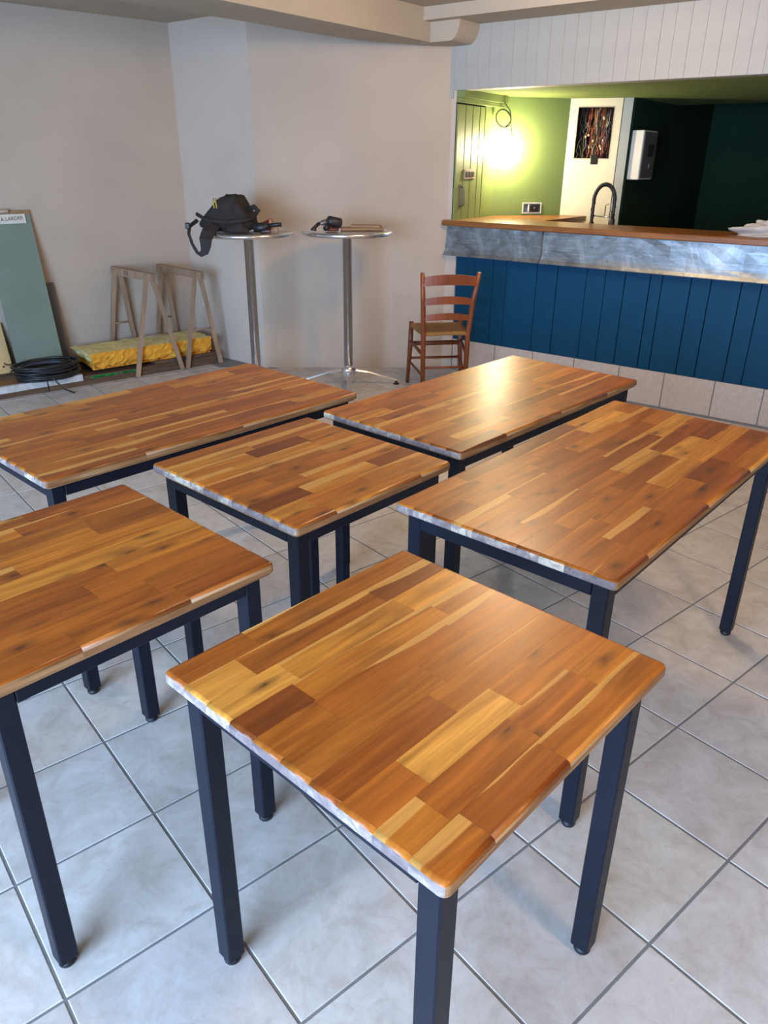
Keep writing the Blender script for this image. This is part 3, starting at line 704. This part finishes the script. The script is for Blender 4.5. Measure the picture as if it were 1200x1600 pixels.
def strap(pts, w, th_=.006):
    m = MB(); vs = []; fs = []; P = [Vector(p) for p, _ in pts]
    for i, (p, ww) in enumerate(pts):
        p = Vector(p); a = P[max(0, i-1)]; b = P[min(len(P)-1, i+1)]; t_ = (b-a).normalized()
        s_ = t_.cross(Vector((0, -1, 0)));
        if s_.length < .2: s_ = Vector((1, 0, 0))
        s_.normalize(); nn = t_.cross(s_)
        for u, v in ((-1, -1), (1, -1), (1, 1), (-1, 1)): vs.append(p+s_*(u*ww)+nn*(v*th_))
    for i in range(len(P)-1):
        for j in range(4): fs.append((i*4+j, i*4+(j+1) % 4, (i+1)*4+(j+1) % 4, (i+1)*4+j))
    fs += [(3, 2, 1, 0), tuple(len(vs)-4+i for i in range(4))]
    return m.add(vs, fs, 0, False)
strap([((-.055, -.17, .05), .040), ((-.075, -.25, .012), .042), ((-.085, -.295, -.03), .040), ((-.085, -.302, -.07), .033), ((-.095, -.305, -.105), .026), ((-.12, -.305, -.122), .016), ((-.145, -.30, -.112), .009), ((-.175, -.295, -.06), .008), ((-.20, -.27, .0), .008), ((-.212, -.20, .04), .010), ((-.19, -.10, .07), .012)], .04).obj('shoulder_strap', M_BAGS, bp)
MB().cbox(-.232, -.200, -.235, -.215, .025, .065, .006).obj('buckle', M_TOOL, bp)
for dx in (0, .016): MB().tube([(-.066+dx, -.100, .205), (-.058+dx, -.145, .193), (-.050+dx, -.160, .150)], .0045, 6).obj('piping', M_YELLOW, bp)
MB().tube([(.14, -.03, .14), (.19, -.05, .155), (.215, -.055, .135), (.19, -.05, .11)], .010, 6, flat=1.8).obj('grab_handle', M_BAGS, bp)
# cup, hand tool and little box on the left high table
cup = empty('paper_cup', (HT1[0]+.135, HT1[1]-.03, HZ+.038), 0); tag(cup, 'red cup with pale inside lying tipped behind the black hand tool', 'cup')
Mc = RZ(math.radians(-20)) @ RY(math.radians(74))
MB().lathe([(.026, -.05), (.034, .035), (.036, .037), (.036, .040), (.033, .040), (.025, -.044)], 22, 0, Mc).obj('shell', M_RED, cup); MB().lathe([(.0305, .0), (.0325, .0385), (.001, .0386)], 22, 0, Mc).obj('inside', M_TAN, cup)
ht = empty('hand_tool', (HT1[0]+.135, HT1[1]-.15, HZ), math.radians(5)); tag(ht, 'black pistol-grip hand tool lying right of the backpack', 'power tool')
MB().tube([(-.07, 0, .030), (0, 0, .034), (.03, 0, .045)], [.028, .032, .020], 12).obj('body', M_TOOL, ht)
MB().tube([(.02, 0, .044), (.09, 0, .052), (.115, 0, .052)], [.013, .014, .014], 10).obj('handle', M_TOOL, ht)
MB().cbox(-.02, .045, -.022, .022, 0, .022, .005).obj('battery', M_DKRED, ht)
bx = MB().cbox(-.017, .017, -.014, .014, 0, .034, .004).obj('small_box', M_KRAFT, None, (HT1[0]+.215, HT1[1]-.17, HZ)); tag(bx, 'tiny brown box at the right rim of the left high table', 'box')
# things on the right high table
pt_ = empty('power_drill', (HT2[0]-.14, HT2[1]-.10, HZ+.001), math.radians(20)); tag(pt_, 'black cordless drill lying on the right high table', 'power tool')
MB().lathe([(.030, -.06), (.034, -.05), (.034, .03), (.024, .04)], 18, 0, T(.05, 0, .058) @ RY(math.radians(-78))).obj('motor', M_TOOL, pt_)
MB().lathe([(.020, 0), (.018, .04), (.008, .055), (.005, .08)], 14, 0, T(.015, 0, .058) @ RY(math.radians(-100))).obj('chuck', M_TOOLG, pt_)
MB().tube([(.03, 0, .05), (.005, -.03, .03), (-.02, -.06, .02)], [.018, .016, .017], 10).obj('handle', M_TOOL, pt_)
MB().cbox(.005, .085, -.035, .035, 0, .022, .006).obj('battery', M_DKRED, pt_)
MB().tube([(-.045, .0, .05), (-.075, -.01, .03), (-.10, -.02, .014), (-.075, -.03, .0125)], .012, 8).obj('bit_pouch', M_TOOL, pt_)
for i, (dx, dy, l, w_, z, r_, lb) in enumerate(((.105, .02, .29, .13, .0005, .12, 'longer brown wood offcut lying flat at the bottom beside the drill'), (.13, .03, .21, .10, .0170, -.1, 'shorter brown wood offcut lying on top of the longer one'))):
    o = MB().cbox(-l/2, l/2, -w_/2, w_/2, 0, .016, .002).obj('wood_offcut', M_KRAFT, None, (HT2[0]+dx, HT2[1]+dy, HZ+z), r_); tag(o, lb, 'board', 'offcuts on the high table')

# ------------------------------------------------------------ ladder-back chair
ch = empty('ladderback_chair', (.40, 5.50, 0), math.radians(8)); tag(ch, 'reddish ladder-back chair with a woven rush seat, turned toward the bar corner', 'chair')
def post(pts, r, name='leg'): return MB().tube(pts, r, 10).obj(name, M_CHAIR, ch)
bkL = [(-.155, -.17, 0), (-.160, -.165, .44), (-.175, -.20, .66), (-.195, -.25, .862)]
bkR = [(-x, y, z) for x, y, z in bkL]
post(bkL, [.016, .019, .018, .015], 'back_leg'); post(bkR, [.016, .019, .018, .015], 'back_leg')
post([(-.208, .185, 0), (-.190, .185, .30), (-.186, .185, .462)], [.013, .019, .017]); post([(.208, .185, 0), (.190, .185, .30), (.186, .185, .462)], [.013, .019, .017])
def lerp_post(z):
    P = bkL
    for a, b in zip(P[:-1], P[1:]):
        if a[2] <= z <= b[2]:
            f = (z-a[2])/(b[2]-a[2]); return a[0]+(b[0]-a[0])*f, a[1]+(b[1]-a[1])*f
for zc, hh in ((.815, .058), (.675, .042), (.562, .036)):
    m = MB(); vs = []; fs = []; n = 12; x0, y0 = lerp_post(min(zc, .86))
    for i in range(n+1):
        f = -1+2*i/n; x = abs(x0)*f; y = y0-.028*(1-f*f); arch = .022*(1-f*f)
        for dy, dz in ((-.006, -hh/2+arch*.55), (.006, -hh/2+arch*.55), (.006, hh/2+arch), (-.006, hh/2+arch)): vs.append((x, y+dy, zc+dz-.012))
    for i in range(n):
        for j in range(4): fs.append((i*4+j, i*4+(j+1) % 4, (i+1)*4+(j+1) % 4, (i+1)*4+j))
    fs += [(0, 1, 2, 3), (n*4+3, n*4+2, n*4+1, n*4)]
    m.add(vs, fs, 0, False).obj('back_slat', M_CHAIR, ch)
m = MB(); vs = []; fs = []; n = 14                                        # dished rush seat with rounded rim
for i in range(n+1):
    v = i/n; yy = -.175+.375*v; hw = .165+.033*v
    for j in range(n+1):
        u = -1+2*j/n; ed = max(abs(u), abs(2*v-1)); z = .455-.014*(1-ed)-.010*max(0, (ed-.85)/.15)**2
        vs.append((hw*u, yy, z))
N1 = (n+1)*(n+1); vs += [(x, y, .425+.006*(1-max(abs(x)/.2, 0))) for x, y, z in vs]
for i in range(n):
    for j in range(n):
        q = (i*(n+1)+j, i*(n+1)+j+1, (i+1)*(n+1)+j+1, (i+1)*(n+1)+j); fs += [q, tuple(N1+k for k in q[::-1])]
for j in range(n):
    fs += [(j, N1+j, N1+j+1, j+1), (n*(n+1)+j+1, N1+n*(n+1)+j+1, N1+n*(n+1)+j, n*(n+1)+j), ((j+1)*(n+1), N1+(j+1)*(n+1), N1+j*(n+1), j*(n+1)), (j*(n+1)+n, N1+j*(n+1)+n, N1+(j+1)*(n+1)+n, (j+1)*(n+1)+n)]
m.add(vs, fs, 0, True).obj('seat', M_RUSH, ch)
for a, b, r_ in (((-.19, .185, .30), (.19, .185, .30), .017), ((-.158, -.168, .20), (.158, -.168, .20), .009), ((-.158, -.166, .29), (-.192, .185, .32), .012), ((.158, -.166, .29), (.192, .185, .32), .012),
                 ((-.157, -.168, .14), (-.20, .185, .17), .009), ((.157, -.168, .14), (.20, .185, .17), .009), ((-.196, .185, .19), (.196, .185, .19), .010)):
    MB().tube([a, b], r_, 8).obj('stretcher', M_CHAIR, ch)

# ------------------------------------------------------------ timber, boards, foam and trestles by the left wall
def W(x, y, z=0): p = CORN+WX*x+WY*y; return (p.x, p.y, z)
def board(name, x0, x1, y0, y1, z0, z1, mat, label, group, rz=0, cat='board'):
    cx, cy = (x0+x1)/2, (y0+y1)/2
    m = MB(); n = 10; vs = []; fs = []
    for i in range(n+1):
        x = x0-cx+(x1-x0)*i/n
        for y, z in ((y0, z0), (y1, z0), (y1, z1), (y0, z1)):
            vs.append((x, y-cy+R.uniform(-.003, .003), z-z0+(R.uniform(-.001, 0) if z == z1 else 0)))
    for i in range(n):
        for j in range(4): fs.append((i*4+j, i*4+(j+1) % 4, (i+1)*4+(j+1) % 4, (i+1)*4+j))
    fs += [(3, 2, 1, 0), tuple(n*4+i for i in range(4))]
    o = m.add(vs, fs).obj(name, mat, None, W(cx, cy, z0), WA+rz); tag(o, label, cat, group); return o
G = 'timber boards stacked along the left wall'
board('timber_board', -2.5, -.10, -.475, -.256, .0, .038, M_DKWOOD, 'long dark rough board at floor level, front of the timber stack', G)
board('timber_board', -2.5, -.13, -.245, -.062, .0, .038, M_DKWOOD, 'long dark rough board at floor level, against the left wall', G)
b3 = board('timber_board', -1.19, -.09, -.470, -.25, .0385, .066, M_DKWOOD, 'rough brown board with green spray marks under the yellow foam', G)
board('timber_board', -.62, -.085, -.460, -.22, .0665, .092, M_DKWOOD, 'short layered board end under the right part of the foam', G)
board('timber_board', -2.5, -1.20, -.440, -.22, .0385, .076, M_BRWOOD, 'orange-brown board under the cable coil', G)
board('timber_board', -2.5, -.9, -.215, -.062, .0385, .092, M_DKWOOD, 'dark upper board behind the foam, along the left wall', G)
ws = board('painted_batten', -2.5, -1.20, -.478, -.442, .0385, .086, M_WHITEP, 'white painted batten along the front of the timber stack', None)
for (x, w_) in ((-1.08, .10), (-.98, .06), (-.84, .10)):
    m = MB()
    for k in range(9): m.cbox(x+R.uniform(-w_/2, w_/2)-.02, x+R.uniform(-w_/2, w_/2)+.02, -.4735, -.472, .041+R.random()*.005, .05+R.random()*.012, .0004)
    m.v = [(a+.64, b+.36, c-.0385) for a, b, c in m.v]; m.obj('spray_mark', M_GSPRAY, b3)
# foam slab
def foam_slab():
    rr = random.Random(12); m = MB(); nx, ny, nz = 40, 10, 6; L, D, H = 1.01, .34, .13
    idx = {}; vs = []; fs = []; mi = []
    def V(i, j, k):
        if (i, j, k) not in idx:
            x, y, z = L*i/nx, D*j/ny, H*k/nz
            rough = (nz-k)/nz
            if j == 0: y += rr.uniform(-.006, .006)+rough**4*(.045*abs(math.sin(i*.55+1))+rr.uniform(0, .03))
            if i == 0: x += rr.uniform(-.008, .008)+rough*.05+(.02 if k == nz else 0)*(-1 if j > 7 else 0)
            if i == nx: x += rr.uniform(-.01, .01)
            if k == nz: z += rr.uniform(-.003, .003)
            if k == 0 and j == 0: z += abs(math.sin(i*.8))*.018
            idx[(i, j, k)] = len(vs); vs.append((x, y, z))
        return idx[(i, j, k)]
    for i in range(nx):
        for j in range(ny):
            fs.append((V(i, j, nz), V(i+1, j, nz), V(i+1, j+1, nz), V(i, j+1, nz))); mi.append(1)
            fs.append((V(i, j+1, 0), V(i+1, j+1, 0), V(i+1, j, 0), V(i, j, 0))); mi.append(0)
        for k in range(nz):
            fs.append((V(i, 0, k), V(i+1, 0, k), V(i+1, 0, k+1), V(i, 0, k+1))); mi.append(0)
            fs.append((V(i, ny, k+1), V(i+1, ny, k+1), V(i+1, ny, k), V(i, ny, k))); mi.append(0)
    for j in range(ny):
        for k in range(nz):
            fs.append((V(0, j, k+1), V(0, j+1, k+1), V(0, j+1, k), V(0, j, k))); mi.append(1 if k > 2 else 0)
            fs.append((V(nx, j, k), V(nx, j+1, k), V(nx, j+1, k+1), V(nx, j, k+1))); mi.append(0)
    m.add(vs, fs); m.m = mi; return m
fo = foam_slab().obj('foam_slab', [M_FOAM, M_FOAMS], None, W(-1.13, -.475, .0925), WA); tag(fo, 'ragged yellow foam slab lying on timber under the trestles', 'foam slab')
# leaning boards
def lean(name, x0, x1, yb, yt, zb, zt, th, mat, label, cat='panel'):
    o = empty(name, W((x0+x1)/2, yb, zb), WA); tag(o, label, cat)
    a = math.atan2(yt-yb, zt-zb); ln = math.hypot(yt-yb, zt-zb)
    MT = RX(-a); w_ = (x1-x0)/2
    MB().cbox(-w_, w_, 0, th, 0, ln, .0015, 0, MT).obj('panel', mat, o)
    return o, MT, ln, w_
gp_, MT, ln, w_ = lean('leaning_panel', -1.57, -1.236, -.234, -.022, .077, 1.20, .013, M_GREENB, 'tall green plasterboard strip leaning on the wall, paper label on top')
m = MB().box(-.165, .128, -.012, -.0015, ln-.090, ln-.028, 0, MT); lab = m.obj('paper_label', M_PAPER, gp_)
MB().tube([MT @ Vector(p) for p in ((-.21, -.014, ln-.004), (-.10, -.016, ln-.010), (.02, -.014, ln-.006))], .013, 8).obj('rolled_strip', M_PAPER, gp_)
MB().box(-w_, w_-.002, -.004, -.0005, ln-.028, ln-.002, 0, MT).obj('top_band', M_KRAFT, gp_)
def text(name, body, size, mat, parent, M):
    cu = bpy.data.curves.new(name, 'FONT'); cu.body = body; cu.size = size; cu.extrude = .0004; cu.align_x = 'CENTER'; cu.align_y = 'CENTER'
    tmp = bpy.data.objects.new(name, cu); link(tmp)
    dg = bpy.context.evaluated_depsgraph_get(); me = bpy.data.meshes.new_from_object(tmp.evaluated_get(dg))
    bpy.data.objects.remove(tmp); me.name = name; me.materials.clear(); me.materials.append(mat); me.transform(M)
    o = bpy.data.objects.new(name, me); link(o, parent); return o
text('lettering', 'À LARDER', .034, M_INK, lab, MT @ T(.035, -.0127, ln-.058) @ RX(math.pi/2) @ RZ(math.radians(3)))
lean('leaning_panel', -1.40, -1.150, -.105, -.020, .0925, .69, .012, M_GREYB, 'short dark grey board leaning behind the green panel')
pb, MT2, ln2, w2 = lean('leaning_panel', -2.0, -1.578, -.13, -.03, .0925, .44, .02, M_PINE, 'pale pine board with screw holes at the left edge of the frame')
for x, z in ((.13, .29), (.175, .305), (.15, .05)): MB().lathe([(.007, 0), (.007, .003), (.002, .004)], 10, 0, MT2 @ T(x, 0, z) @ RX(math.pi/2)).obj('screw_hole', M_GAP, pb)
MB().tube([MT2 @ Vector(p) for p in ((.16, -.002, .075), (.165, -.02, .06), (.18, -.025, .055), (.2, -.02, .06))], .004, 6).obj('hook', M_DKWOOD, pb)
# cable coil
cc = empty('cable_coil', W(-1.43, -.402, .0865), WA); tag(cc, 'coil of black electrical cable dumped on the timber stack', 'cable')
rr = random.Random(21)
def loop(r, z, ph, tx, ty, n=30, w=.01):
    return [(1.0*r*math.cos(2*math.pi*k/n)*(1+.04*math.sin(2*2*math.pi*k/n+ph))+tx, .70*r*math.sin(2*math.pi*k/n)*(1+.05*math.sin(3*2*math.pi*k/n+ph*2))+ty, max(.009, z+w*math.sin(2*math.pi*k/n+ph))) for k in range(n)]
for k in range(24):
    lv = k % 8
    MB().tube(loop(.155+rr.uniform(0, .075), .010+lv*.0135, rr.uniform(0, 6.3), rr.uniform(-.018, .018), rr.uniform(-.012, .012), 30, rr.uniform(.002, .012)), .0062 if k % 3 else .0078, 6, 0, True).obj('cable_loop', M_CABLEB if k in (5, 13) else M_CABLE, cc)
for k in range(9):
    MB().tube(loop(.09+rr.uniform(0, .06), .010+(k % 3)*.010, rr.uniform(0, 6.3), rr.uniform(-.03, .03), rr.uniform(-.015, .015), 26), .0062, 6, 0, True).obj('cable_loop', M_CABLE, cc)
MB().tube([(-.03, -.135, .05), (-.01, -.17, .03), (.04, -.20, -.05), (.10, -.24, -.08)], .006, 6).obj('cable_end', M_CABLE, cc)
MB().tube([(-.04, -.135, .04), (-.05, -.158, .015), (-.05, -.165, -.06)], .005, 6).obj('cable_end', M_CABLE, cc)
# trestles
def trestle(fr, bk, feet, label, mark):
    t = empty('trestle', W(0, 0, 0), WA); tag(t, label, 'trestle', 'wooden trestles by the left wall')
    a, b = Vector(fr), Vector(bk); d = (b-a).normalized()
    bm_ = MB().beam(a, b, .034, .056).obj('beam', M_TRESTLE, t)
    tops = [a+d*.06, a+d*.06, b-d*.06, b-d*.06]; out = d.cross(Vector((0, 0, 1)))
    P = []
    for k, (tp, ft) in enumerate(zip(tops, feet)):
        sd = -1 if k % 2 == 0 else 1
        q = tp+out*(sd*.024)+Vector((0, 0, -.005)); f = Vector((*ft, 0)); P.append((q, f))
        dirv = (f-q).normalized()
        MB().beam(q-dirv*.02, f+Vector((0, 0, 0.004)), .031, .022, 0, (0, 1, 0)).obj('leg', M_TRESTLE, t)
    for k in (0, 2):
        z = .30 if k == 0 else .34
        u = []
        for q, f in (P[k], P[k+1]): s_ = (q.z-z)/(q.z-f.z); u.append(q.lerp(f, s_))
        MB().tube(u, .006, 8).obj('crossbar', M_TRESTLE, t)
    if mark:
        mid = a.lerp(b, .62); side = out*-.0175
        ang = math.atan2(d.y, d.x)
        text('stencil', mark, .046, M_INK, bm_, T(*(mid+out*-1*.0178)) @ RZ(ang+math.pi) @ RX(math.pi/2))
    return t
trestle((-.60, -.57, .737), (-.69, -.03, .745), [(-.786, -.496), (-.408, -.496), (-.80, -.018), (-.56, -.018)], 'weathered wooden trestle standing nearer the cable coil', '153')
tb = trestle((-.20, -.57, .720), (-.31, -.03, .738), [(-.362, -.494), (-.06, -.494), (-.40, -.018), (-.19, -.018)], 'weathered wooden trestle standing nearer the white wall corner', None)
# wall socket on the corner wall
dc = (PIL-CORN).normalized(); sp = CORN+dc*.16
ws_ = empty('wall_socket', (sp.x, sp.y, .44), math.atan2(dc.y, dc.x)); tag(ws_, 'white socket low on the white corner wall behind the trestle', 'outlet')
MB().cbox(-.04, .04, -.010, 0, -.04, .04, .004).obj('plate', M_WPLASTIC, ws_)
MB().lathe([(.020, 0), (.020, .002), (.018, -.004)], 16, 0, T(0, -.0101, 0) @ RX(math.pi/2)).obj('socket_face', M_PAPER, ws_)

# ------------------------------------------------------------ ceiling lamp of the room (above and behind the viewer)
for k, (x, y, lb) in enumerate(((1.25, .15, 'round opal ceiling lamp above the front of the room'), (.75, 3.95, 'round opal ceiling lamp above the long tables, before the bar'))):
    lm = empty('ceiling_lamp', (x, y, CEIL)); tag(lm, lb, 'lamp', 'round ceiling lamps')
    MB().lathe([(.16, 0), (.16, -.02), (.155, -.02)], 28).obj('base', M_WPLASTIC, lm)
    ll = bpy.data.lights.new('ceiling_lamp_light', 'POINT'); ll.energy = LAMP_P[k]; ll.color = LAMP_C; ll.shadow_soft_size = (.10, .16)[k]
    lo = bpy.data.objects.new('ceiling_lamp_light', ll); COL.objects.link(lo); lo.location = (x, y, CEIL-.17)
